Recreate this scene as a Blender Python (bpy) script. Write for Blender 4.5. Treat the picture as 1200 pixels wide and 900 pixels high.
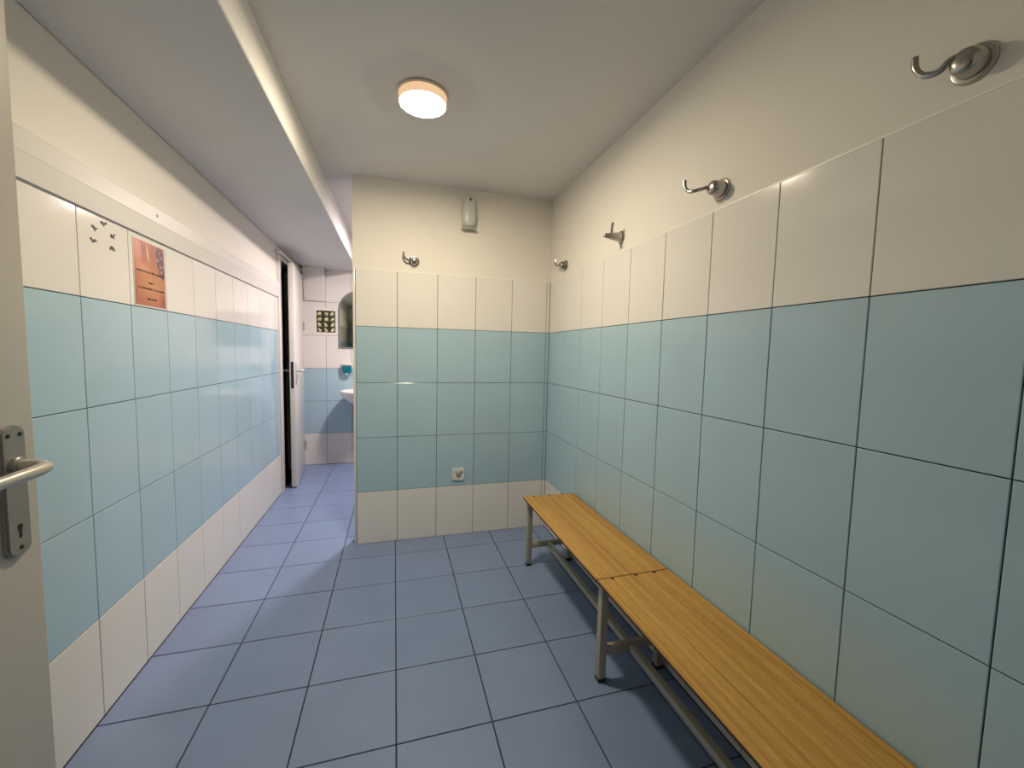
import bpy, bmesh, math, random
from mathutils import Vector, Matrix

# ------------------------------------------------------------------ camera, world, exposure
scn = bpy.context.scene
COL = scn.collection
for ob in list(bpy.data.objects):
    bpy.data.objects.remove(ob)

CAM = Vector((0.0, 0.0, 1.2504))
cam_data = bpy.data.cameras.new('camera')
cam_data.sensor_fit = 'HORIZONTAL'
cam_data.sensor_width = 36.0
cam_data.lens = 14.2393
cam_data.clip_start = 0.02
cam = bpy.data.objects.new('camera', cam_data)
COL.objects.link(cam)
_r = Vector((0.96043364, -0.27765706, 0.02176647))
_f = Vector((0.27850892, 0.95747779, -0.07529314))
_u = Vector((0.00006476, 0.07837622, 0.99692385))
cam.matrix_world = Matrix(((_r.x, _u.x, -_f.x, CAM.x), (_r.y, _u.y, -_f.y, CAM.y),
                           (_r.z, _u.z, -_f.z, CAM.z), (0, 0, 0, 1)))
scn.camera = cam

world = bpy.data.worlds.new('world')
scn.world = world
world.use_nodes = True
world.node_tree.nodes['Background'].inputs[0].default_value = (0.5, 0.5, 0.55, 1)
world.node_tree.nodes['Background'].inputs[1].default_value = 0.0

scn.view_settings.view_transform = 'Standard'
scn.view_settings.look = 'None'
scn.view_settings.gamma = 1.0
scn.view_settings.use_curve_mapping = False
scn.view_settings.exposure = 2.0

MAIN_LAMP = 62.0      # emission of the ceiling lamp's diffuser
MAIN_TINT = (1.0, 0.86, 0.62)
FAR_LAMP = 86.0       # emission of the washroom lamp's diffuser
FAR_TINT = (1.0, 0.87, 0.84)
HALL_FILL = 12.0      # emission of the fill lamp added in the hall behind the camera
HALL_TINT = (1.0, 0.9, 0.78)

# ------------------------------------------------------------------ measures
XL, XR, YB, YF = -0.9407, 1.05, 2.697, 4.74
ZC = 2.305                       # main ceiling
PW, PH = 0.252, 0.352            # wall tile pitch
ROWS = [0.0, 0.3427, 0.6947, 1.0467, 1.3987, 1.7507]
XE = -0.247                      # free end of the partition
PT = 0.10                        # partition thickness
HALL = -1.60
rnd = random.Random(5)


# ------------------------------------------------------------------ materials
def srgb(r, g, b):
    f = lambda c: (c / 255 / 12.92) if c / 255 <= 0.04045 else ((c / 255 + 0.055) / 1.055) ** 2.4
    return (f(r), f(g), f(b))


def mat(name, col, rough=0.5, metal=0.0, spec=0.5, coat=0.0):
    m = bpy.data.materials.new(name)
    m.use_nodes = True
    b = m.node_tree.nodes['Principled BSDF']
    b.inputs['Base Color'].default_value = (*col, 1)
    b.inputs['Roughness'].default_value = rough
    b.inputs['Metallic'].default_value = metal
    b.inputs['Specular IOR Level'].default_value = spec
    b.inputs['Coat Weight'].default_value = coat
    return m


def nd(m, kind, **kw):
    n = m.node_tree.nodes.new(kind)
    for k, v in kw.items():
        setattr(n, k, v)
    return n


def lk(m, a, b):
    m.node_tree.links.new(a, b)


def mottled(name, col, rough, scale, amount, bump=0.0, bump_scale=60.0, per_object=0.0, spec=0.5):
    """a plain colour with a faint mottling, fine relief and a small shift from piece to piece"""
    m = mat(name, col, rough, spec=spec)
    b = m.node_tree.nodes['Principled BSDF']
    tc = nd(m, 'ShaderNodeNewGeometry')
    n = nd(m, 'ShaderNodeTexNoise')
    n.inputs['Scale'].default_value = scale
    n.inputs['Detail'].default_value = 4
    lk(m, tc.outputs['Position'], n.inputs['Vector'])
    mr = nd(m, 'ShaderNodeMapRange')
    mr.inputs[1].default_value = 0.25
    mr.inputs[2].default_value = 0.75
    mr.inputs[3].default_value = 1 - amount
    mr.inputs[4].default_value = 1 + amount
    lk(m, n.outputs['Fac'], mr.inputs[0])
    val = mr.outputs[0]
    if per_object:
        oi = nd(m, 'ShaderNodeObjectInfo')
        m2 = nd(m, 'ShaderNodeMapRange')
        m2.inputs[3].default_value = 1 - per_object
        m2.inputs[4].default_value = 1 + per_object
        lk(m, oi.outputs['Random'], m2.inputs[0])
        mu = nd(m, 'ShaderNodeMath', operation='MULTIPLY')
        lk(m, val, mu.inputs[0])
        lk(m, m2.outputs[0], mu.inputs[1])
        val = mu.outputs[0]
    mx = nd(m, 'ShaderNodeVectorMath', operation='SCALE')
    mx.inputs[0].default_value = col
    lk(m, val, mx.inputs['Scale'])
    lk(m, mx.outputs[0], b.inputs['Base Color'])
    if bump:
        n2 = nd(m, 'ShaderNodeTexNoise')
        n2.inputs['Scale'].default_value = bump_scale
        n2.inputs['Detail'].default_value = 2
        lk(m, tc.outputs['Position'], n2.inputs['Vector'])
        bp = nd(m, 'ShaderNodeBump')
        bp.inputs['Strength'].default_value = bump
        bp.inputs['Distance'].default_value = 0.01
        lk(m, n2.outputs['Fac'], bp.inputs['Height'])
        lk(m, bp.outputs[0], b.inputs['Normal'])
    return m


M = {}
M['plaster'] = mottled('plaster_paint', (0.80, 0.76, 0.70), 0.75, 3.0, 0.015, 0.03, 90)
M['ceiling'] = mottled('ceiling_paint', (0.74, 0.71, 0.68), 0.9, 2.5, 0.015, 0.03, 70)
M['soffit'] = mottled('soffit_paint', (0.74, 0.72, 0.71), 0.85, 2.5, 0.015, 0.03, 70)
M['white_tile'] = mottled('white_glazed_tile', (0.79, 0.76, 0.725), 0.11, 2.0, 0.012, 0.035, 9, 0.012, spec=0.36)
M['blue_tile'] = mottled('blue_glazed_tile', (0.405, 0.57, 0.665), 0.11, 5.0, 0.025, 0.035, 9, 0.02)
M['floor_tile'] = mottled('blue_grey_floor_tile', (0.208, 0.278, 0.455), 0.36, 5.0, 0.05, 0.03, 40, 0.03)
M['grout'] = mottled('wall_grout', (0.05, 0.052, 0.045), 0.9, 30.0, 0.2)
M['floor_grout'] = mottled('floor_grout', (0.030, 0.032, 0.045), 0.9, 30.0, 0.2)
M['white_gloss'] = mottled('white_gloss_paint', (0.76, 0.73, 0.69), 0.22, 3.0, 0.01, 0.02, 25)
M['board_paint'] = mottled('board_paint', (0.74, 0.71, 0.67), 0.42, 3.0, 0.01, 0.02, 25, spec=0.3)
M['sealant'] = mat('white_sealant', (0.88, 0.86, 0.82), 0.4)
M['door_paint'] = mottled('door_paint', (0.52, 0.49, 0.45), 0.32, 3.0, 0.015, 0.015, 40)
M['white_plastic'] = mat('white_plastic', (0.72, 0.71, 0.68), 0.3)
M['grey_plastic'] = mat('grey_plastic', (0.36, 0.35, 0.31), 0.4)
M['dull_plastic'] = mat('dull_white_plastic', (0.58, 0.575, 0.56), 0.3)
M['black'] = mat('black_plastic', (0.012, 0.012, 0.012), 0.4)
M['dark_room'] = mat('dark_room_shade', (0.010, 0.010, 0.010), 0.95, spec=0.0)  # near-black colour stands in for the missing light behind the far door
M['chrome'] = mat('worn_chrome', (0.43, 0.41, 0.38), 0.2, 1.0)
M['steel'] = mottled('brushed_steel', (0.55, 0.54, 0.52), 0.30, 40.0, 0.06)
M['steel'].node_tree.nodes['Principled BSDF'].inputs['Metallic'].default_value = 0.85
M['satin_alloy'] = mottled('satin_alloy', (0.34, 0.325, 0.30), 0.42, 40.0, 0.05)
M['satin_alloy'].node_tree.nodes['Principled BSDF'].inputs['Metallic'].default_value = 0.45
M['pale_alloy'] = mottled('pale_alloy', (0.60, 0.57, 0.52), 0.35, 40.0, 0.05)
M['pale_alloy'].node_tree.nodes['Principled BSDF'].inputs['Metallic'].default_value = 0.4
M['frame_paint'] = mottled('beige_grey_frame_paint', (0.42, 0.39, 0.31), 0.42, 12.0, 0.05)
M['rubber'] = mat('black_rubber', (0.015, 0.015, 0.016), 0.8)
M['board_edge'] = mat('dark_board_edge', (0.055, 0.022, 0.010), 0.5)
M['decal'] = mat('black_sticker', (0.012, 0.010, 0.009), 0.5)
M['paper'] = mat('white_paper', (0.80, 0.77, 0.72), 0.7)
M['ceramic'] = mat('white_ceramic', (0.82, 0.80, 0.79), 0.08)
M['teal'] = mat('teal_plastic', (0.0, 0.16, 0.23), 0.15)
M['frosted'] = mat('frosted_nozzle', (0.55, 0.85, 0.85), 0.3)
M['mirror'] = mat('mirror_glass', (0.70, 0.74, 0.68), 0.03, 1.0)
M['mirror_edge'] = mat('bevelled_mirror_edge', (0.30, 0.32, 0.33), 0.15, 0.3)
M['ink'] = mat('brown_ink', (0.035, 0.010, 0.004), 0.7)
M['lamp_body'] = mat('lamp_body', (0.75, 0.66, 0.55), 0.25)


def emitter(name, tint, strength):
    m = bpy.data.materials.new(name)
    m.use_nodes = True
    nt = m.node_tree
    nt.nodes.clear()
    e = nt.nodes.new('ShaderNodeEmission')
    e.inputs[0].default_value = (*tint, 1)
    e.inputs[1].default_value = strength
    o = nt.nodes.new('ShaderNodeOutputMaterial')
    nt.links.new(e.outputs[0], o.inputs[0])
    return m


def wood():
    m = mat('oak_laminate', (0.5, 0.3, 0.1), 0.38)
    b = m.node_tree.nodes['Principled BSDF']
    g = nd(m, 'ShaderNodeNewGeometry')
    mp = nd(m, 'ShaderNodeMapping')
    mp.inputs['Scale'].default_value = (85, 0.8, 1)
    lk(m, g.outputs['Position'], mp.inputs['Vector'])
    n = nd(m, 'ShaderNodeTexNoise')
    n.inputs['Scale'].default_value = 1.0
    n.inputs['Detail'].default_value = 5
    n.inputs['Roughness'].default_value = 0.6
    n.inputs['Distortion'].default_value = 0.05
    lk(m, mp.outputs[0], n.inputs['Vector'])
    r = nd(m, 'ShaderNodeValToRGB')
    e = r.color_ramp.elements
    e[0].position = 0.30
    e[0].color = (*srgb(158, 110, 46), 1)
    e[1].position = 0.66
    e[1].color = (*srgb(206, 163, 84), 1)
    e2 = e.new(0.46)
    e2.color = (*srgb(190, 142, 65), 1)
    lk(m, n.outputs['Fac'], r.inputs[0])
    mp2 = nd(m, 'ShaderNodeMapping')
    mp2.inputs['Scale'].default_value = (260, 26, 1)
    lk(m, g.outputs['Position'], mp2.inputs['Vector'])
    n2 = nd(m, 'ShaderNodeTexNoise')
    n2.inputs['Detail'].default_value = 2
    n2.inputs['Scale'].default_value = 1.0
    lk(m, mp2.outputs[0], n2.inputs['Vector'])
    mr = nd(m, 'ShaderNodeMapRange')
    mr.inputs[1].default_value = 0.3
    mr.inputs[2].default_value = 0.7
    mr.inputs[3].default_value = 0.86
    mr.inputs[4].default_value = 1.08
    lk(m, n2.outputs['Fac'], mr.inputs[0])
    sc = nd(m, 'ShaderNodeVectorMath', operation='SCALE')
    lk(m, r.outputs[0], sc.inputs[0])
    lk(m, mr.outputs[0], sc.inputs['Scale'])
    lk(m, sc.outputs[0], b.inputs['Base Color'])
    return m


M['wood'] = wood()


def vcol_mat(name, rough=0.5):
    m = mat(name, (1, 1, 1), rough)
    a = nd(m, 'ShaderNodeAttribute')
    a.attribute_name = 'print'
    lk(m, a.outputs['Color'], m.node_tree.nodes['Principled BSDF'].inputs['Base Color'])
    return m


# ------------------------------------------------------------------ mesh helpers
def finish(name, bm, mats, parent=None, smooth=False, loc=None):
    me = bpy.data.meshes.new(name)
    bmesh.ops.recalc_face_normals(bm, faces=bm.faces[:])
    bm.to_mesh(me)
    bm.free()
    for m in (mats if isinstance(mats, (list, tuple)) else [mats]):
        me.materials.append(M[m] if isinstance(m, str) else m)
    if smooth:
        me.shade_smooth()
        if smooth != 'all':
            me.set_sharp_from_angle(angle=math.radians(38))
    o = bpy.data.objects.new(name, me)
    COL.objects.link(o)
    if parent:
        o.parent = parent
    if loc:
        o.location = loc
    return o


def bx(bm, x0, x1, y0, y1, z0, z1, mi=0, bevel=0.0, seg=2):
    vs = [bm.verts.new((x, y, z)) for x in (x0, x1) for y in (y0, y1) for z in (z0, z1)]
    fs = []
    for q in ((0, 1, 3, 2), (4, 6, 7, 5), (0, 4, 5, 1), (2, 3, 7, 6), (0, 2, 6, 4), (1, 5, 7, 3)):
        f = bm.faces.new([vs[i] for i in q])
        f.material_index = mi
        fs.append(f)
    if bevel:
        ed = list({e for f in fs for e in f.edges})
        bmesh.ops.bevel(bm, geom=ed, offset=bevel, segments=seg, affect='EDGES', profile=0.5)
    return fs


def box(name, a, b, mats, parent=None, bevel=0.0, seg=2):
    bm = bmesh.new()
    bx(bm, a[0], b[0], a[1], b[1], a[2], b[2], 0, bevel, seg)
    return finish(name, bm, mats, parent, smooth=bool(bevel))


def prism(bm, pts, axis, a, b, mi=0):
    """extrude a 2-D outline along an axis; pts are the two other coordinates in order"""
    def P(p, t):
        return {'x': (t, p[0], p[1]), 'y': (p[0], t, p[1]), 'z': (p[0], p[1], t)}[axis]
    A = [bm.verts.new(P(p, a)) for p in pts]
    B = [bm.verts.new(P(p, b)) for p in pts]
    n = len(pts)
    for f in [bm.faces.new(A), bm.faces.new(B[::-1])] + [bm.faces.new((A[i], B[i], B[(i + 1) % n], A[(i + 1) % n])) for i in range(n)]:
        f.material_index = mi


def lathe(bm, prof, n=32, mi=0, cap0=True, cap1=True, sx=1.0, sy=1.0):
    """profile of (radius, z) about local z"""
    rings = []
    for r, z in prof:
        rings.append([bm.verts.new((r * sx * math.cos(2 * math.pi * i / n), r * sy * math.sin(2 * math.pi * i / n), z)) for i in range(n)])
    for a, b in zip(rings, rings[1:]):
        for i in range(n):
            f = bm.faces.new((a[i], a[(i + 1) % n], b[(i + 1) % n], b[i]))
            f.material_index = mi
    if cap0:
        bm.faces.new(rings[0][::-1]).material_index = mi
    if cap1:
        bm.faces.new(rings[-1]).material_index = mi


def tube(bm, pts, rad, n=10, mi=0, flat=1.0, flat_dir=None):
    """a swept rod through pts (smoothed by the caller); rad is one radius or one per point"""
    pts = [Vector(p) for p in pts]
    rs = rad if isinstance(rad, (list, tuple)) else [rad] * len(pts)
    rings = []
    ref = None
    for i, p in enumerate(pts):
        t = (pts[min(i + 1, len(pts) - 1)] - pts[max(i - 1, 0)]).normalized()
        if ref is None:
            ref = Vector(flat_dir) if flat_dir else (Vector((0, 0, 1)) if abs(t.z) < 0.9 else Vector((1, 0, 0)))
        u = (ref - t * ref.dot(t)).normalized()
        ref = u
        v = t.cross(u)
        rings.append([bm.verts.new(p + u * (rs[i] * math.cos(2 * math.pi * k / n)) + v * (rs[i] * flat * math.sin(2 * math.pi * k / n))) for k in range(n)])
    for a, b in zip(rings, rings[1:]):
        for k in range(n):
            bm.faces.new((a[k], a[(k + 1) % n], b[(k + 1) % n], b[k])).material_index = mi
    for ring, p, s in ((rings[0], pts[0], -1), (rings[-1], pts[-1], 1)):
        t = (pts[1] - pts[0]).normalized() if s < 0 else (pts[-1] - pts[-2]).normalized()
        r = rs[0] if s < 0 else rs[-1]
        tip = bm.verts.new(p + t * (s * r * 0.6))
        for k in range(n):
            bm.faces.new((ring[k], ring[(k + 1) % n], tip)).material_index = mi


def spline(ctrl, per=6):
    """Catmull-Rom through the control points"""
    c = [Vector(p) for p in ctrl]
    c = [c[0] * 2 - c[1]] + c + [c[-1] * 2 - c[-2]]
    out = []
    for i in range(1, len(c) - 2):
        for k in range(per):
            t = k / per
            a, b, d, e = c[i - 1], c[i], c[i + 1], c[i + 2]
            out.append(0.5 * ((2 * b) + (d - a) * t + (2 * a - 5 * b + 4 * d - e) * t * t + (3 * b - a - 3 * d + e) * t ** 3))
    out.append(c[-2])
    return out


def thing(name, label, cat, loc=(0, 0, 0), rot=None, group=None):
    o = bpy.data.objects.new(name, None)
    COL.objects.link(o)
    o.empty_display_size = 0.05
    if rot is not None:
        o.matrix_world = Matrix.Translation(loc) @ rot.to_4x4()
    else:
        o.location = loc
    return tag(o, label, cat, group)


def tag(o, label, cat, group=None):
    o['label'] = label
    o['category'] = cat
    if group:
        o['group'] = group
    return o


def struct(o, label=None):
    o['kind'] = 'structure'
    if label:
        o['label'] = label
    return o


# orientation of a piece on a wall: local x along the wall (viewer's left to right), y up, z out of the wall
ROT_BACK = Matrix(((1, 0, 0), (0, 0, -1), (0, 1, 0)))       # faces -y
ROT_RIGHT = Matrix(((0, 0, -1), (-1, 0, 0), (0, 1, 0)))     # faces -x
ROT_LEFT = Matrix(((0, 0, 1), (1, 0, 0), (0, 1, 0)))        # faces +x
ROT_NEAR = Matrix(((-1, 0, 0), (0, 0, 1), (0, 1, 0)))       # faces +y
ROT_UP = Matrix(((1, 0, 0), (0, 1, 0), (0, 0, 1)))

# ------------------------------------------------------------------ tiles: one object each, alike sizes share a mesh
TILE_CACHE = {}


def tile(parent, rot, pos, w, h, material, bev=0.0014, thick=0.005):
    key = (round(w, 4), round(h, 4), material)
    me = TILE_CACHE.get(key)
    if me is None:
        bm = bmesh.new()
        rings = []
        for ins, z in ((0, -thick), (0, -bev), (bev * 0.35, -bev * 0.35), (bev, 0)):
            x, y = w / 2 - ins, h / 2 - ins
            rings.append([bm.verts.new(p) for p in ((-x, -y, z), (x, -y, z), (x, y, z), (-x, y, z))])
        for a, b in zip(rings, rings[1:]):
            for i in range(4):
                bm.faces.new((a[i], a[(i + 1) % 4], b[(i + 1) % 4], b[i]))
        bm.faces.new(rings[-1])
        me = bpy.data.meshes.new('tile')
        bm.to_mesh(me)
        bm.free()
        me.materials.append(M[material])
        TILE_CACHE[key] = me
    o = bpy.data.objects.new('tile', me)
    COL.objects.link(o)
    jx, jy = rnd.uniform(-1, 1) * 0.0011, rnd.uniform(-1, 1) * 0.0011
    r = rot.to_4x4() @ Matrix.Rotation(jx, 4, 'X') @ Matrix.Rotation(jy, 4, 'Y')
    o.parent = parent
    o.matrix_local = Matrix.Translation(pos) @ r
    return o


GAP = 0.0026


def tile_wall(parent, rot, point, cuts, rows, row_mats):
    """cuts: positions along the wall, point(a, z) -> the tile centre in the room"""
    for a, b in zip(cuts, cuts[1:]):
        for (z0, z1), mt in zip(zip(rows, rows[1:]), row_mats):
            g0 = GAP / 2
            w, h = abs(b - a) - GAP, (z1 - z0) - GAP
            if w < 0.004 or h < 0.004:
                continue
            tile(parent, rot, point((a + b) / 2, (z0 + z1) / 2), w, h, mt)


WB = ['white_tile', 'blue_tile', 'blue_tile', 'blue_tile', 'white_tile']
REC = 0.0028           # grout lies this far behind the tile face

# ------------------------------------------------------------------ structure: walls
# right wall, from the hall behind the camera to the far wall
bm = bmesh.new()
bx(bm, XR + REC, XR + 0.12, HALL, YF, 0, ROWS[-1], 0)
bx(bm, XR + 0.0006, XR + 0.12, HALL, YF, ROWS[-1] + 0.0005, ZC, 1)
wall_right = struct(finish('wall_right', bm, ['grout', 'plaster']))
cuts = [YB] + [2.6959 - PW * c for c in range(1, 11)] + [0.0]
tile_wall(wall_right, ROT_RIGHT, lambda a, z: (XR, a, z), cuts, ROWS, WB)

box('sealant_bead', (XR - 0.0003, 0.0, ROWS[-1] - 0.0020), (XR + 0.004, YB, ROWS[-1] + 0.0030), 'sealant', wall_right, 0.0002, 1)

# partition at the back of the changing room
bm = bmesh.new()
bx(bm, XE + 0.014, XR, YB + REC, YB + PT, 0, ROWS[-1], 0)
bx(bm, XE, XR, YB + 0.0006, YB + PT, ROWS[-1] + 0.0005, ZC, 1)
wall_back = struct(finish('wall_back', bm, ['grout', 'plaster']))
cuts = [-0.2315] + [0.0172 + PW * c for c in range(0, 5)] + [XR]
tile_wall(wall_back, ROT_BACK, lambda a, z: (a, YB, z), cuts, ROWS, WB)
trim_1 = struct(box('trim_1', (XE, YB - 0.001, 0.0), (-0.2325, YB + PT, ROWS[-1]), 'white_gloss', bevel=0.004))

box('sealant_bead', (XE, YB - 0.0003, ROWS[-1] - 0.0020), (XR, YB + 0.004, ROWS[-1] + 0.0030), 'sealant', wall_back, 0.0002, 1)

# left wall with the doorway near its far end
DY0, DY1, DZ = 3.845, 4.66, 2.03
bm = bmesh.new()
for z0, z1, off, mi in ((0, 1.70, REC, 0), (1.7005, ZC, 0.0035, 1)):
    bx(bm, XL - 0.12, XL - off, HALL, DY0, z0, z1, mi)
bx(bm, XL - 0.12, XL - 0.0035, DY0, DY1, DZ, ZC, 1)
bx(bm, XL - 0.12, XL - 0.0035, DY1, YF, 0, ZC, 1)
wall_left = struct(finish('wall_left', bm, ['grout', 'plaster']))
cuts = [0.0] + [1.3534 + PW * c for c in range(-5, 10)] + [DY0 - 0.002]
tile_wall(wall_left, ROT_LEFT, lambda a, z: (XL, a, z), cuts, ROWS[:-1] + [1.698], WB)

# far wall of the washroom
bm = bmesh.new()
bx(bm, XL, XR, YF + REC, YF + 0.12, 0, ZC, 0)
wall_far = struct(finish('wall_far', bm, ['grout']))
cuts = [XL + 0.010, -0.704, -0.452, -0.200, 0.052, 0.304, 0.556, 0.808, XR]
tile_wall(wall_far, ROT_BACK, lambda a, z: (a, YF, z), cuts, ROWS + [2.1027, ZC], WB[:3] + ['white_tile'] * 4)

# boxed-in duct at the top left of the far wall, tiled too
DZ0, DZ1, DD0, DD1 = ROWS[-1] + 0.004, 2.14, 0.012, 0.125      # it leans out towards the ceiling
bm = bmesh.new()
prism(bm, [(YF - 0.001, DZ0), (YF - DD0, DZ0), (YF - DD1, DZ1), (YF - DD1 - 0.05, ZC), (YF - 0.001, ZC)], 'x', XL + 0.034, -0.703)
for f in bm.faces:
    f.material_index = 0 if f.normal.y < -0.5 else 1
trim_5 = struct(finish('trim_5', bm, ['grout', 'white_tile']), 'boxed duct tiled white at the top of the far wall')
lean = math.atan2(DD1 - DD0, DZ1 - DZ0)
slant = (DZ1 - DZ0) / math.cos(lean)
for a, b in ((0.0, 0.72), (0.72, 1.0)):
    c = (a + b) / 2
    tile(trim_5, Matrix.Rotation(lean, 3, 'X') @ ROT_BACK, ((XL + 0.034 - 0.702) / 2, YF - DD0 - (DD1 - DD0) * c - 0.003, DZ0 + (DZ1 - DZ0) * c),
         0.2, slant * (b - a) - GAP, 'white_tile')

# near wall with the open doorway the photograph is taken from; hall behind it
bm = bmesh.new()
for x0, x1 in ((XL, -0.66), (0.30, XR)):
    bx(bm, x0, x1, -0.12, -REC, 0, ROWS[-1], 0)
    bx(bm, x0, x1, -0.12, -0.0035, ROWS[-1] + 0.0005, ZC, 1)
bx(bm, -0.66, 0.30, -0.12, -0.0035, 2.04, ZC, 1)
wall_near = struct(finish('wall_near', bm, ['grout', 'plaster']))
tile_wall(wall_near, ROT_NEAR, lambda a, z: (a, 0.0, z), [XL, -0.69, -0.662], ROWS, WB)
tile_wall(wall_near, ROT_NEAR, lambda a, z: (a, 0.0, z), [0.302, 0.554, 0.806, XR], ROWS, WB)
wall_hall = struct(box('wall_hall', (XL - 0.12, HALL - 0.1, 0), (XR + 0.12, HALL, ZC), 'plaster'))
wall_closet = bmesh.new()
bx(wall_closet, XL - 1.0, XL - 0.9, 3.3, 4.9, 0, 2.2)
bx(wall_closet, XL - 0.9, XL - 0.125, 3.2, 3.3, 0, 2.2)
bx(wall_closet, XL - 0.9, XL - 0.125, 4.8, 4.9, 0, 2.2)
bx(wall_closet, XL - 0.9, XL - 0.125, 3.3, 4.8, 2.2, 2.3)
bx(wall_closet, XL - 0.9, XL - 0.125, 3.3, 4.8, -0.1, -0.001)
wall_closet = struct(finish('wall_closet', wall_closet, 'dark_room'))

# floor slab and its tiles
bm = bmesh.new()
bx(bm, XL - 0.12, XR + 0.12, HALL, YF + 0.12, -0.12, -REC, 0)
floor = struct(finish('floor', bm, ['floor_grout']))
FX, FY, FG = 0.3148, 0.3161, 0.0042
xs = [XL] + [0.0054 + FX * a for a in range(-3, 4) if XL + 0.02 < 0.0054 + FX * a < XR - 0.01] + [XR]
ys = [HALL] + [2.5128 - FY * b for b in range(12, -8, -1) if HALL + 0.02 < 2.5128 - FY * b < YF - 0.01] + [YF]
for a, b in zip(xs, xs[1:]):
    for c, d in zip(ys, ys[1:]):
        tile(floor, ROT_UP, ((a + b) / 2, (c + d) / 2, 0.0), (b - a) - FG, (d - c) - FG, 'floor_tile', bev=0.0018)

# ceiling and the lowered soffit along the left wall
ceiling = struct(box('ceiling', (XL - 0.12, HALL, ZC), (XR + 0.12, YF + 0.12, ZC + 0.1), 'ceiling'))
bm = bmesh.new()
def zs(y):
    return 2.152 - 0.0125 * y
def xs_(y):
    return -0.4535 + 0.016 * y
pr = []
for y in (0.0, YF):
    z, x = zs(y), xs_(y)
    pr.append([bm.verts.new((XL, y, z)), bm.verts.new((x - 0.004, y, z)), bm.verts.new((x, y, z + 0.004)),
               bm.verts.new((x - 0.003, y, ZC)), bm.verts.new((XL, y, ZC))])
for i in range(5):
    bm.faces.new((pr[0][i], pr[0][(i + 1) % 5], pr[1][(i + 1) % 5], pr[1][i]))
bm.faces.new(pr[0])
bm.faces.new(pr[1])
trim_2 = struct(finish('trim_2', bm, 'soffit'), 'lowered white ceiling soffit along the left wall')

# bevelled board that covers the top of the tiles on the left wall
bm = bmesh.new()
prism(bm, [(XL - 0.003, 1.677), (XL + 0.010, 1.677), (XL + 0.0205, 1.741), (XL + 0.0215, 1.744), (XL + 0.0215, 1.800),
           (XL + 0.019, 1.804), (XL - 0.003, 1.806)], 'y', 0.002, DY0 - 0.004)
trim_3 = struct(finish('trim_3', bm, 'board_paint'), 'white bevelled wall board above the left tiles')
for y, z, d in ((2.015, 1.772, 0.0214), (3.51, 1.765, 0.0214), (0.62, 1.772, 0.0214)):
    bm = bmesh.new()
    lathe(bm, [(0.006, 0), (0.006, 0.002), (0.004, 0.0034)], 12)
    s = finish('screw', bm, 'steel', trim_3, smooth=True)
    s.matrix_local = Matrix.Translation((XL + d, y, z)) @ ROT_LEFT.to_4x4()

# ------------------------------------------------------------------ far door in the left wall, ajar
bm = bmesh.new()
bx(bm, XL - 0.12, XL + 0.014, DY0, DY0 + 0.075, 0, 1.998, 0, 0.004)
bx(bm, XL - 0.12, XL + 0.014, DY1 - 0.075, DY1, 0, 1.998, 0, 0.004)
bx(bm, XL - 0.12, XL + 0.014, DY0, DY1, 1.998, DZ, 0, 0.003)
trim_4 = struct(finish('trim_4', bm, 'white_gloss', smooth=True), 'white frame of the far door')
box('cover_strip', (XL - 0.003, DY0 - 0.03, 2.032), (XL + 0.035, DY1 + 0.02, 2.062), 'white_gloss', trim_4, 0.006)
HINGE = Vector((XL + 0.002, 4.592))
FREE = Vector((-0.885, 3.955))
dv = (FREE - HINGE)
LEN = dv.length
dv.normalize()
# leaf frame: local x from hinge to free edge, y across the thickness (into the corridor), z up
ang = math.atan2(dv.y, dv.x)
leaf_m = Matrix.Translation((HINGE.x, HINGE.y, 0)) @ Matrix.Rotation(ang, 4, 'Z')
door_2 = struct(box('door_2', (0, 0, 0.012), (LEN, 0.043, 1.992), 'white_gloss', bevel=0.002))
door_2.matrix_world = leaf_m
door_2['label'] = 'white far door standing ajar in the left wall'
box('lock_plate', (LEN - 0.001, 0.010, 0.90), (LEN + 0.0018, 0.032, 1.135), 'black', door_2, 0.0008, 1)
for side in (-1, 1):
    y0 = 0.043 if side > 0 else 0.0
    bm = bmesh.new()
    bx(bm, LEN - 0.068, LEN - 0.032, y0 if side > 0 else -0.008, y0 + 0.008 if side > 0 else 0.0, 0.93, 1.13, 0, 0.003)
    plate = finish('handle_plate', bm, 'pale_alloy', door_2, smooth=True)
    bm = bmesh.new()
    e = y0 + side * 0.052
    tube(bm, spline([(LEN - 0.05, y0 + side * 0.006, 1.055), (LEN - 0.05, y0 + side * 0.036, 1.055), (LEN - 0.058, e - side * 0.004, 1.055),
                     (LEN - 0.085, e, 1.055), (LEN - 0.165, e, 1.053)]), 0.0105, 10)
    finish('lever_handle', bm, 'pale_alloy', plate, smooth=True)
for z in (0.25, 1.48):
    bm = bmesh.new()
    lathe(bm, [(0.004, -0.045), (0.008, -0.043), (0.008, 0.043), (0.004, 0.045)], 12)
    h = finish('hinge', bm, 'grey_plastic', door_2, smooth=True)
    h.location = (0.004, 0.049, z)

# ------------------------------------------------------------------ near door, opened flat to the left of the camera
DX = -0.600
bm = bmesh.new()
bx(bm, DX - 0.042, DX, 0.012, 0.897, 0.012, 2.0, 0, 0.0045, 3)
door_1 = struct(finish('door_1', bm, 'door_paint', smooth=True), 'open cream door at the left edge')
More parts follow.
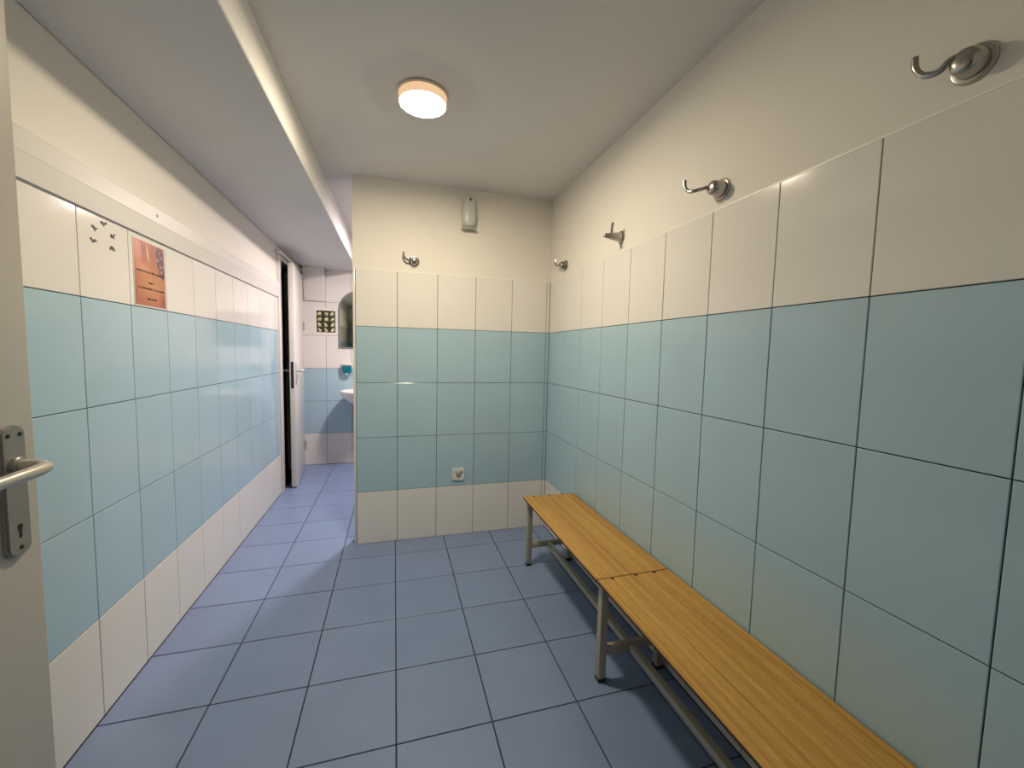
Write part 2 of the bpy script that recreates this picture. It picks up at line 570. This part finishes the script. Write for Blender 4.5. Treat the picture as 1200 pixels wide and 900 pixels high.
# long handle plate with rounded ends
py, z0, z1, hw = 0.845, 0.898, 1.117, 0.0225
pts = []
for k in range(9):
    a = math.pi * k / 8
    pts.append((py + hw * math.cos(a), z1 - 0.014 + 0.014 * math.sin(a)))
for k in range(9):
    a = math.pi + math.pi * k / 8
    pts.append((py + hw * math.cos(a), z0 + 0.017 + 0.017 * math.sin(a)))
bm = bmesh.new()
prism(bm, pts, 'x', DX - 0.001, DX + 0.008)
bmesh.ops.bevel(bm, geom=[e for e in bm.edges if all(v.co.x > DX + 0.007 for v in e.verts)], offset=0.003, segments=2, affect='EDGES')
plate = finish('handle_plate', bm, 'satin_alloy', door_1, smooth=True)
for y, z in ((py - 0.011, 1.101), (py + 0.011, 1.101), (py, 0.914)):
    bm = bmesh.new()
    lathe(bm, [(0.0035, 0), (0.0035, 0.0012), (0.002, 0.0016)], 12)
    s = finish('screw', bm, 'black', plate, smooth=True)
    s.matrix_local = Matrix.Translation((DX + 0.0078, y, z)) @ ROT_LEFT.to_4x4()
bm = bmesh.new()
key = [(py - 0.0022, 0.930), (py + 0.0022, 0.930), (py + 0.0026, 0.943), (py + 0.0046, 0.946), (py + 0.0042, 0.952),
       (py, 0.954), (py - 0.0042, 0.952), (py - 0.0046, 0.946), (py - 0.0026, 0.943)]
prism(bm, key, 'x', DX + 0.0075, DX + 0.0086)
finish('keyhole', bm, 'black', plate)
bm = bmesh.new()
lx = DX + 0.052
tube(bm, spline([(DX + 0.006, py - 0.001, 1.052), (DX + 0.026, py - 0.001, 1.052), (DX + 0.038, py - 0.002, 1.051), (lx - 0.001, py - 0.010, 1.049),
                 (lx + 0.003, py - 0.030, 1.048), (lx + 0.002, py - 0.075, 1.047), (lx, py - 0.118, 1.046)]),
     [0.0085] * 6 + [0.0085] * 6 + [0.0092] * 6 + [0.010] * 6 + [0.0098] * 6 + [0.0092] * 7, 12)
finish('lever_handle', bm, 'pale_alloy', door_1, smooth=True)
bm = bmesh.new()
lathe(bm, [(0.013, 0), (0.013, 0.006), (0.011, 0.008)], 20)
c = finish('collar', bm, 'satin_alloy', plate, smooth=True)
c.matrix_local = Matrix.Translation((DX + 0.0075, py - 0.001, 1.052)) @ ROT_LEFT.to_4x4()

# ------------------------------------------------------------------ lamps
def ceiling_lamp(loc, r, h, label, tint, strength, side, group=None):
    t = thing('ceiling_lamp', label, 'lamp', loc, group=group)
    bm = bmesh.new()
    lathe(bm, [(r * 0.96, 0), (r, -0.003), (r, -0.010), (r * 0.97, -0.012)], 48)
    finish('base_ring', bm, 'lamp_body', t, smooth=True)
    bm = bmesh.new()
    lathe(bm, [(r * 0.965, -0.012), (r * 0.955, -h * 0.75), (r * 0.92, -h * 0.97)], 48, cap0=False, cap1=False)
    finish('shade', bm, emitter('lamp_shade_glow', side[0], side[1]), t, smooth=True)
    bm = bmesh.new()
    lathe(bm, [(r * 0.92, -h * 0.97), (r * 0.86, -h * 1.02)], 48, cap0=False)
    finish('diffuser', bm, emitter('lamp_diffuser_glow', tint, strength), t, smooth=True)
    return t


ceiling_lamp((0.112, 1.788, ZC), 0.101, 0.044, 'round glowing ceiling lamp over the changing room floor', MAIN_TINT, MAIN_LAMP, ((1.0, 0.66, 0.38), 0.22))
ceiling_lamp((0.19, 3.66, ZC), 0.12, 0.05, 'round ceiling lamp of the washroom, hidden behind the partition', FAR_TINT, FAR_LAMP, ((1.0, 0.8, 0.7), 1.5))
ceiling_lamp((0.0, -0.95, ZC), 0.11, 0.05, 'round fill lamp added on the hall ceiling behind the camera', HALL_TINT, HALL_FILL, ((1.0, 0.8, 0.6), 1.0))  # unseen, added as weak fill light

# ------------------------------------------------------------------ bench
BX0, BX1, BZ = 0.728, 1.043, 0.410
BY = (2.215, 1.312, 0.405)
bench = thing('bench', 'long changing bench with two oak boards on a beige metal frame along the right wall', 'bench', (0.885, 1.31, 0))
bi = bench.matrix_world.inverted() if False else Matrix.Translation((-0.885, -1.31, 0))


def bpart(name, bm, mats, parent=bench, smooth=True):
    bm.transform(bi)
    return finish(name, bm, mats, parent, smooth=smooth)


for k, (ya, yb) in enumerate(((BY[1] + 0.0015, BY[0]), (BY[2], BY[1] - 0.0015))):
    dx = 0.0 if k == 0 else 0.002
    bm = bmesh.new()
    fs = bx(bm, BX0 + dx, BX1 + dx, ya, yb, BZ - 0.011, BZ, 0)
    for f in fs:
        if abs(f.calc_center_median().z - BZ) > 1e-4:
            f.material_index = 1
    top = [f for f in bm.faces if f.material_index == 0]
    bmesh.ops.bevel(bm, geom=[e for e in top[0].edges], offset=0.0015, segments=2, affect='EDGES')
    b = bpart('seat_board', bm, ['wood', 'board_edge'])
    for x in (0.792, 0.893, 0.975):
        bm = bmesh.new()
        lathe(bm, [(0.0075, 0), (0.0075, 0.0012), (0.004, 0.002)], 12)
        bm.transform(Matrix.Translation((x, yb - 0.006, BZ - 0.0006)))
        bpart('screw', bm, 'board_edge', b)
LX0, LX1, LW = 0.749, 1.006, 0.030
RZ = BZ - 0.011
for y in (2.196, 1.3165, 0.445):
    for x in (LX0, LX1):
        bm = bmesh.new()
        bx(bm, x, x + LW, y - LW / 2, y + LW / 2, 0.012, RZ - 0.0005, 0, 0.003)
        leg = bpart('leg', bm, 'frame_paint')
        bm = bmesh.new()
        bx(bm, x - 0.001, x + LW + 0.001, y - LW / 2 - 0.001, y + LW / 2 + 0.001, 0.0005, 0.014, 0, 0.002)
        bpart('foot_cap', bm, 'rubber', leg)
    bm = bmesh.new()
    bx(bm, LX0 + LW, LX1, y - 0.0125, y + 0.0125, 0.106, 0.136, 0, 0.002)
    bpart('cross_bar', bm, 'frame_paint')
    bm = bmesh.new()
    bx(bm, LX0 + LW, LX1, y - 0.0125, y + 0.0125, RZ - 0.020, RZ - 0.0005, 0, 0.002)
    bpart('cross_bar', bm, 'frame_paint')
for x in (LX0 + 0.003, LX1 + 0.003):
    for a, b in ((2.181, 1.3315), (1.3015, 0.460)):
        bm = bmesh.new()
        bx(bm, x, x + 0.024, b, a, RZ - 0.020, RZ - 0.0005, 0, 0.002)
        bpart('rail', bm, 'frame_paint')
for a, b in ((2.1830, 1.3295), (1.3035, 0.458)):
    bm = bmesh.new()
    bx(bm, 0.875, 0.900, b, a, 0.107, 0.132, 0, 0.002)
    bpart('stretcher', bm, 'frame_paint')

# ------------------------------------------------------------------ coat hooks
HOOK_GROUP = 'chrome coat hooks on the walls'


def coat_hook(loc, rot, arms, label, cap_len=0.036, cap_r=(0.0260, 0.0225), base_r=0.0340):
    t = thing('coat_hook', label, 'coat hook', loc, rot, HOOK_GROUP)
    bm = bmesh.new()
    lathe(bm, [(base_r, 0), (base_r, 0.003), (base_r * 0.94, 0.006), (base_r * 0.72, 0.0075)], 32)
    finish('base_plate', bm, 'chrome', t, smooth=True)
    bm = bmesh.new()
    r0, r1 = cap_r
    lathe(bm, [(r0 * 0.85, 0.006), (r0, 0.009), (r1, cap_len - 0.006), (r1 * 0.86, cap_len - 0.001), (r1 * 0.5, cap_len + 0.002), (r1 * 0.1, cap_len + 0.0026)], 32)
    finish('cap', bm, 'chrome', t, smooth=True)
    for ctrl, r in arms:
        pts = spline(ctrl, 6)
        n = len(pts)
        bm = bmesh.new()
        tube(bm, pts, [r * (1.0 if i < n * 0.6 else 0.92 + 0.1 * (i - n * 0.6) / (n * 0.4)) for i in range(n)], 10, flat=1.15)
        finish('arm', bm, 'chrome', t, smooth=True)
    return t


# local axes: x to the viewer's right along the wall, y up, z out
side_arm = lambda dx, dy, dz: [((-0.004, 0.014, 0.028), (-0.020, 0.011, 0.034), (-dx * 0.48, 0.001, dz * 0.86), (-dx * 0.76, 0.006, dz * 0.95), (-dx * 0.95, dy * 0.50, dz), (-dx, dy, dz)), 0.0054]
coat_hook((XR, 0.536, 1.813), ROT_RIGHT, [side_arm(0.073, 0.050, 0.040)], 'chrome coat hook nearest the camera, high on the right wall')
coat_hook((XR, 1.150, 1.812), ROT_RIGHT, [side_arm(0.085, 0.048, 0.082)], 'chrome coat hook on the right wall above the seam of the bench', 0.046)
coat_hook((XR, 1.778, 1.820), ROT_RIGHT, [[((-0.004, 0.004, 0.040), (0.000, 0.016, 0.052), (0.010, 0.032, 0.058), (0.020, 0.056, 0.060)), 0.0062]],
          'chrome coat hook on the right wall twisted so its prong points straight up', 0.092, (0.0230, 0.0105), 0.030)
coat_hook((XR, 2.440, 1.818), ROT_RIGHT, [side_arm(0.070, 0.046, 0.045)], 'chrome coat hook on the right wall beside the back corner')
coat_hook((0.119, YB, 1.818), ROT_BACK, [side_arm(0.066, 0.048, 0.034)], 'chrome coat hook alone on the back wall left of the air freshener')

# ------------------------------------------------------------------ air freshener dispenser
t = thing('air_freshener', 'white air freshener dispenser high on the back wall under the ceiling', 'dispenser', (0.463, YB + 0.0035, 2.156), ROT_BACK)


def superring(bm, w, h0, z, n=28, p=3.4):
    out = []
    for i in range(n):
        a = 2 * math.pi * i / n
        c, s = math.cos(a), math.sin(a)
        out.append(bm.verts.new((w * math.copysign(abs(c) ** (2 / p), c), h0 * math.copysign(abs(s) ** (2 / p), s), z)))
    return out


bm = bmesh.new()
rings = [superring(bm, *q) for q in ((0.047, 0.104, 0.0), (0.047, 0.104, 0.020), (0.044, 0.101, 0.045), (0.037, 0.094, 0.060), (0.026, 0.080, 0.067))]
for a, b in zip(rings, rings[1:]):
    for i in range(len(a)):
        bm.faces.new((a[i], a[(i + 1) % len(a)], b[(i + 1) % len(a)], b[i]))
bm.faces.new(rings[0][::-1])
bm.faces.new(rings[-1])
for v in bm.verts:                       # narrower towards the top
    v.co.x *= 1.0 - 0.09 * max(0.0, v.co.y / 0.1)
finish('cover', bm, 'dull_plastic', t, smooth='all')
box('base', (-0.045, -0.113, 0.0), (0.045, -0.098, 0.050), 'grey_plastic', t, 0.004)
bm = bmesh.new()
lathe(bm, [(0.008, 0.0), (0.008, 0.004), (0.005, 0.005)], 16, sx=0.8, sy=1.3)
o = finish('nozzle', bm, 'black', t, smooth=True)
o.location = (0.002, 0.066, 0.0635)

# ------------------------------------------------------------------ power socket
t = thing('power_socket', 'small white power socket low on the back wall', 'socket', (0.417, YB, 0.423), ROT_BACK)
bm = bmesh.new()
pts = []
for cx, cy, a0 in ((1, 1, 0), (-1, 1, 90), (-1, -1, 180), (1, -1, 270)):
    for k in range(5):
        a = math.radians(a0 + 22.5 * k)
        pts.append((cx * 0.030 + 0.011 * math.cos(a), cy * 0.030 + 0.011 * math.sin(a)))
prism(bm, pts, 'z', -0.001, 0.011)
bmesh.ops.bevel(bm, geom=[e for e in bm.edges if all(v.co.z > 0.01 for v in e.verts)], offset=0.003, segments=2, affect='EDGES')
finish('cover_plate', bm, 'white_plastic', t, smooth=True)
bm = bmesh.new()
lathe(bm, [(0.0225, 0.0112), (0.0215, 0.0125), (0.0195, 0.0122), (0.0185, 0.0112)], 28, cap0=False, cap1=False)
finish('rim', bm, 'white_plastic', t, smooth=True).location = (0.002, -0.004, 0)
bm = bmesh.new()
lathe(bm, [(0.0188, 0.0111), (0.0185, 0.0116)], 28)
finish('well', bm, 'grey_plastic', t, smooth=True).location = (0.002, -0.004, 0)
for x, y in ((-0.0075, -0.002), (0.0115, -0.002), (0.002, -0.016)):
    bm = bmesh.new()
    lathe(bm, [(0.0048, 0.0114), (0.0046, 0.0122)], 14)
    finish('contact_hole', bm, 'black', t).location = (x, y, 0)
bm = bmesh.new()
prism(bm, [(-0.024, 0.016), (-0.006, 0.016), (-0.006, 0.0195), (-0.024, 0.0195)], 'z', 0.0108, 0.0116)
prism(bm, [(0.008, 0.015), (0.022, 0.004), (0.027, 0.004), (0.027, 0.020), (0.008, 0.020)], 'z', 0.0108, 0.0116)
finish('lid_mark', bm, 'black', t)

# ------------------------------------------------------------------ poster, birds
random.seed(11)


def printed_sheet(name, parent, w, h, nx, ny, func, thick, rough=0.5):
    bm = bmesh.new()
    lay = bm.loops.layers.float_color.new('print')
    vs = [[bm.verts.new(((i / nx - 0.5) * w, (j / ny - 0.5) * h, thick)) for i in range(nx + 1)] for j in range(ny + 1)]
    for j in range(ny):
        for i in range(nx):
            f = bm.faces.new((vs[j][i], vs[j][i + 1], vs[j + 1][i + 1], vs[j + 1][i]))
            for l in f.loops:
                x, y = l.vert.co.x / w + 0.5, l.vert.co.y / h + 0.5
                l[lay] = (*func(x, y), 1)
    me = bpy.data.meshes.new(name)
    bm.to_mesh(me)
    bm.free()
    me.materials.append(vcol_mat(name + '_ink', rough))
    o = bpy.data.objects.new(name, me)
    COL.objects.link(o)
    o.parent = parent
    return o


def mix(a, b, t):
    t = max(0.0, min(1.0, t))
    return tuple(p + (q - p) * t for p, q in zip(a, b))


def blob(x, y, cx, cy, rx, ry, soft=0.5):
    d = math.hypot((x - cx) / rx, (y - cy) / ry)
    return max(0.0, min(1.0, (1.0 - d) / soft))


def poster_print(x, y):
    c = mix(srgb(206, 112, 66), srgb(232, 160, 92), blob(x, y, 0.55, 0.36, 0.55, 0.40, 1.0))
    c = mix(c, srgb(240, 150, 118), blob(x, y, 0.12, 0.80, 0.20, 0.30, 0.8))
    c = mix(c, srgb(238, 158, 112), blob(x, y, 0.25, 0.58, 0.30, 0.12, 0.8))
    c = mix(c, srgb(150, 74, 46), blob(x + 0.12 * (y - 0.9), y, 0.27, 0.88, 0.035, 0.16, 0.7))
    c = mix(c, srgb(140, 72, 40), blob(x + 0.10 * (y - 0.9), y, 0.37, 0.90, 0.03, 0.13, 0.7))
    c = mix(c, srgb(250, 196, 140), blob(x + 0.25 * (y - 0.8), y, 0.44, 0.82, 0.05, 0.20, 0.8))
    c = mix(c, srgb(196, 104, 56), blob(x, y, 0.58, 0.88, 0.12, 0.14, 0.8))
    c = mix(c, srgb(206, 140, 62), blob(x, y, 0.60, 0.55, 0.08, 0.22, 0.9))
    fl = max(blob(x, y, 0.84, 0.88, 0.17, 0.14, 0.4), blob(x, y, 0.86, 0.72, 0.15, 0.14, 0.4), blob(x, y, 0.93, 0.58, 0.10, 0.13, 0.4))
    c = mix(c, srgb(118, 66, 74), fl)
    for cx, cy, r in ((0.77, 0.78, 0.035), (0.85, 0.68, 0.04), (0.90, 0.84, 0.03), (0.82, 0.90, 0.025), (0.95, 0.70, 0.03), (0.90, 0.60, 0.03)):
        c = mix(c, srgb(226, 176, 178), 0.85 * blob(x, y, cx, cy, r, r * 0.85, 0.6))
    for cx, cy, r in ((0.94, 0.55, 0.05), (0.80, 0.58, 0.04), (0.92, 0.78, 0.035), (0.78, 0.70, 0.03)):
        c = mix(c, srgb(66, 30, 40), 0.8 * blob(x, y, cx, cy, r, r, 0.7))
    c = mix(c, srgb(176, 70, 58), blob(x, y, 0.92, 0.10, 0.16, 0.20, 1.0))
    c = mix(c, srgb(120, 62, 40), 0.6 * blob(x, y, 0.0, 0.12, 0.06, 0.30, 0.8))  # shadow of the curled lower left edge, painted into the print
    return tuple(k * m for k, m in zip(c, (0.74, 0.80, 0.84)))


poster = thing('poster', 'orange flower poster with brown lettering taped to the upper left wall', 'poster', (XL + 0.0003, 1.990, 1.531), ROT_LEFT)
box('paper', (-0.1085, -0.1275, 0.0003), (0.1085, 0.1275, 0.0012), 'paper', poster)
printed_sheet('print', poster, 0.211, 0.248, 64, 76, poster_print, 0.0016, 0.35)
# lettering: too small in the photograph to be read, so rows of uneven strokes in words of the same length
bm = bmesh.new()
for yy, x0, x1, words in ((0.004, -0.094, 0.098, [6, 2, 2, 3, 8]), (-0.036, -0.020, 0.026, [5, 1]), (-0.060, -0.086, 0.098, [2, 11, 1, 2, 7]), (-0.100, -0.030, 0.036, [4, 2, 3])):
    n = sum(words) + len(words) - 1
    st = (x1 - x0) / n
    x = x0
    for wd in words:
        for k in range(wd):
            hh = random.choice((0.0066, 0.0070, 0.0092))
            y = yy + (random.choice((0, 0, 0, -0.0016)) if hh > 0.008 else 0)
            x_a, x_b = x + st * 0.12, x + st * 0.86
            s = st * 0.34
            kind = random.randrange(4)
            segs = [(x_a, x_a + s, y, y + hh)]
            if kind in (0, 1):
                segs.append((x_b - s, x_b, y, y + 0.0066))
            if kind in (0, 2):
                segs.append((x_a, x_b, y, y + 0.0020))
            if kind in (1, 2, 3):
                segs.append((x_a, x_b, y + 0.0048, y + 0.0068))
            for a, b, c, d in segs:
                vs = [bm.verts.new(p) for p in ((a, c, 0.0021), (b, c, 0.0021), (b, d, 0.0021), (a, d, 0.0021))]
                bm.faces.new(vs)
            x += st
        x += st
lt = finish('lettering', bm, 'ink', poster)
lt['kind'] = 'stuff'

BIRDS = [
    ('topmost of the five black bird stickers on the white tile', [(1.7125, 1.6582), (1.7196, 1.6619), (1.7297, 1.6587), (1.7332, 1.659), (1.7406, 1.6643), (1.7463, 1.6612), (1.7424, 1.6562), (1.734, 1.6545), (1.7294, 1.6462), (1.7244, 1.651), (1.7165, 1.6525)]),
    ('black bird sticker just left below the topmost one', [(1.6688, 1.6341), (1.6776, 1.6374), (1.6838, 1.6324), (1.6892, 1.6316), (1.7003, 1.632), (1.6932, 1.6267), (1.6865, 1.6256), (1.6848, 1.6176), (1.6809, 1.6233), (1.6769, 1.6282), (1.6695, 1.629)]),
    ('lower left black bird sticker with raised tail on the white tile', [(1.6591, 1.5919), (1.6657, 1.5952), (1.6685, 1.5899), (1.6749, 1.5893), (1.6818, 1.5933), (1.6923, 1.5869), (1.6799, 1.583), (1.6709, 1.5793), (1.6671, 1.585), (1.6598, 1.5877)]),
    ('small forked black bird sticker at the right, nearest the poster', [(1.7619, 1.6308), (1.7691, 1.6287), (1.774, 1.6284), (1.7795, 1.6347), (1.7858, 1.6356), (1.7801, 1.6268), (1.7781, 1.6174), (1.7721, 1.6199), (1.761, 1.6186), (1.7675, 1.6243)]),
    ('lowest black bird sticker, a rounded wing shape at the lower right', [(1.7544, 1.5819), (1.7587, 1.5893), (1.7661, 1.5911), (1.7745, 1.5866), (1.7812, 1.5768), (1.7723, 1.5756), (1.7652, 1.5796), (1.7539, 1.5745)]),
]
for label, poly in BIRDS:
    bm = bmesh.new()
    prism(bm, poly, 'x', XL, XL + 0.0015)
    bmesh.ops.triangulate(bm, faces=[f for f in bm.faces if len(f.verts) > 4])
    tag(finish('bird_sticker', bm, 'decal'), label, 'sticker', 'black bird stickers on the left wall')

# ------------------------------------------------------------------ washroom: picture, mirror, soap, basin
sheet = thing('picture_sheet', 'white sheet with a dark green grid of pale shapes on the far wall', 'picture', (-0.702, YF - 0.0003, 1.545), ROT_BACK)
box('paper', (-0.112, -0.140, 0.0003), (0.112, 0.142, 0.0012), 'paper', sheet)
cells = []
random.seed(4)
for r in range(4):
    for c in range(3):
        cells.append(((c + 0.5) / 3, (r + 0.5) / 4, random.uniform(-0.9, 0.9), random.uniform(0.35, 0.65), random.uniform(-0.03, 0.03)))


def grid_print(x, y):
    col = srgb(44, 42, 14)
    for cx, cy, an, asp, off in cells:
        dx, dy = x - cx - off, (y - cy)
        u, v = dx * math.cos(an) + dy * math.sin(an), -dx * math.sin(an) + dy * math.cos(an)
        t = max(blob(u, v, 0, 0, 0.125, 0.125 * asp, 0.35), 0.8 * blob(u, v, 0.05, -0.05, 0.05, 0.06, 0.4))
        t = max(t, 0.8 * blob(dx, dy, 0, -0.085, 0.13, 0.016, 0.4))
        col = mix(col, srgb(214, 212, 168), t)
    return col


printed_sheet('print', sheet, 0.184, 0.230, 60, 76, grid_print, 0.0016, 0.5)

mir = thing('mirror', 'arched wall mirror with a grey edge above the washbasin', 'mirror', (-0.360, YF, 1.262), ROT_BACK)


def arch(hw, h, inset=0.0, n=20):
    r = hw - inset
    p = [(-r, inset), (r, inset)]
    for k in range(n + 1):
        a = math.pi * k / n
        p.append((r * math.cos(a), (h - hw) + r * 1.0 * math.sin(a)))
    return p


bm = bmesh.new()
prism(bm, arch(0.222, 0.63), 'z', 0.001, 0.007)
finish('edge_band', bm, 'mirror_edge', mir)
bm = bmesh.new()
prism(bm, arch(0.222, 0.63, 0.018), 'z', 0.0072, 0.0085)
finish('glass', bm, 'mirror', mir)

soap = thing('soap_dispenser', 'teal soap dispenser with a white top on the far wall', 'soap dispenser', (-0.494, YF, 1.040), ROT_BACK)
bm = bmesh.new()
bx(bm, -0.048, 0.048, -0.038, 0.038, 0.0005, 0.070, 0, 0.010, 3)
for v in bm.verts:
    if v.co.y < 0:
        v.co.x *= 0.86
finish('reservoir', bm, 'teal', soap, smooth=True)
bm = bmesh.new()
bx(bm, -0.050, 0.050, 0.0385, 0.072, 0.0005, 0.074, 0, 0.010, 3)
finish('lid', bm, 'white_plastic', soap, smooth=True)
bm = bmesh.new()
lathe(bm, [(0.020, -0.039), (0.019, -0.055), (0.012, -0.062)], 20)
bm.transform(Matrix.Rotation(math.radians(-90), 4, 'X'))
bm.transform(Matrix.Rotation(math.radians(0), 4, 'X'))
for v in bm.verts:
    v.co = Vector((v.co.x, -abs(v.co.y), v.co.z + 0.040)) if True else v.co
finish('nozzle', bm, 'frosted', soap, smooth=True)

basin = thing('washbasin', 'small white washbasin hung on the far wall under the mirror', 'washbasin', (-0.345, YF, 0.0))
bm = bmesh.new()
n = 40
prof = [(0.10, 0.655), (0.30, 0.672), (0.62, 0.712), (0.88, 0.765), (0.99, 0.806), (1.0, 0.818), (0.975, 0.826), (0.93, 0.824), (0.86, 0.800), (0.6, 0.735), (0.25, 0.706), (0.06, 0.703)]
rings = []
for s, z in prof:
    ring = []
    for i in range(n):
        a = 2 * math.pi * i / n
        x, y = 0.205 * s * math.cos(a), -0.205 + 0.20 * s * math.sin(a)
        ring.append(bm.verts.new((x, min(y, -0.006), z)))
    rings.append(ring)
for a, b in zip(rings, rings[1:]):
    for i in range(n):
        bm.faces.new((a[i], a[(i + 1) % n], b[(i + 1) % n], b[i]))
bm.faces.new(rings[0][::-1])
bm.faces.new(rings[-1])
finish('bowl', bm, 'ceramic', basin, smooth='all')
bm = bmesh.new()
bx(bm, -0.16, 0.16, -0.075, -0.002, 0.745, 0.825, 0, 0.012, 3)
finish('back_ledge', bm, 'ceramic', basin, smooth=True)
bm = bmesh.new()
tube(bm, spline([(-0.075, -0.205, 0.660), (-0.075, -0.205, 0.560), (-0.06, -0.15, 0.500), (-0.06, -0.012, 0.505)]), 0.016, 12)
finish('waste_pipe', bm, 'chrome', basin, smooth=True)
bm = bmesh.new()
tube(bm, [(0, -0.04, 0.824), (0, -0.04, 0.93)], 0.018, 14)
tube(bm, spline([(0, -0.04, 0.905), (0, -0.09, 0.925), (0, -0.135, 0.905), (0, -0.145, 0.880)]), 0.011, 12)
finish('tap', bm, 'chrome', basin, smooth=True)
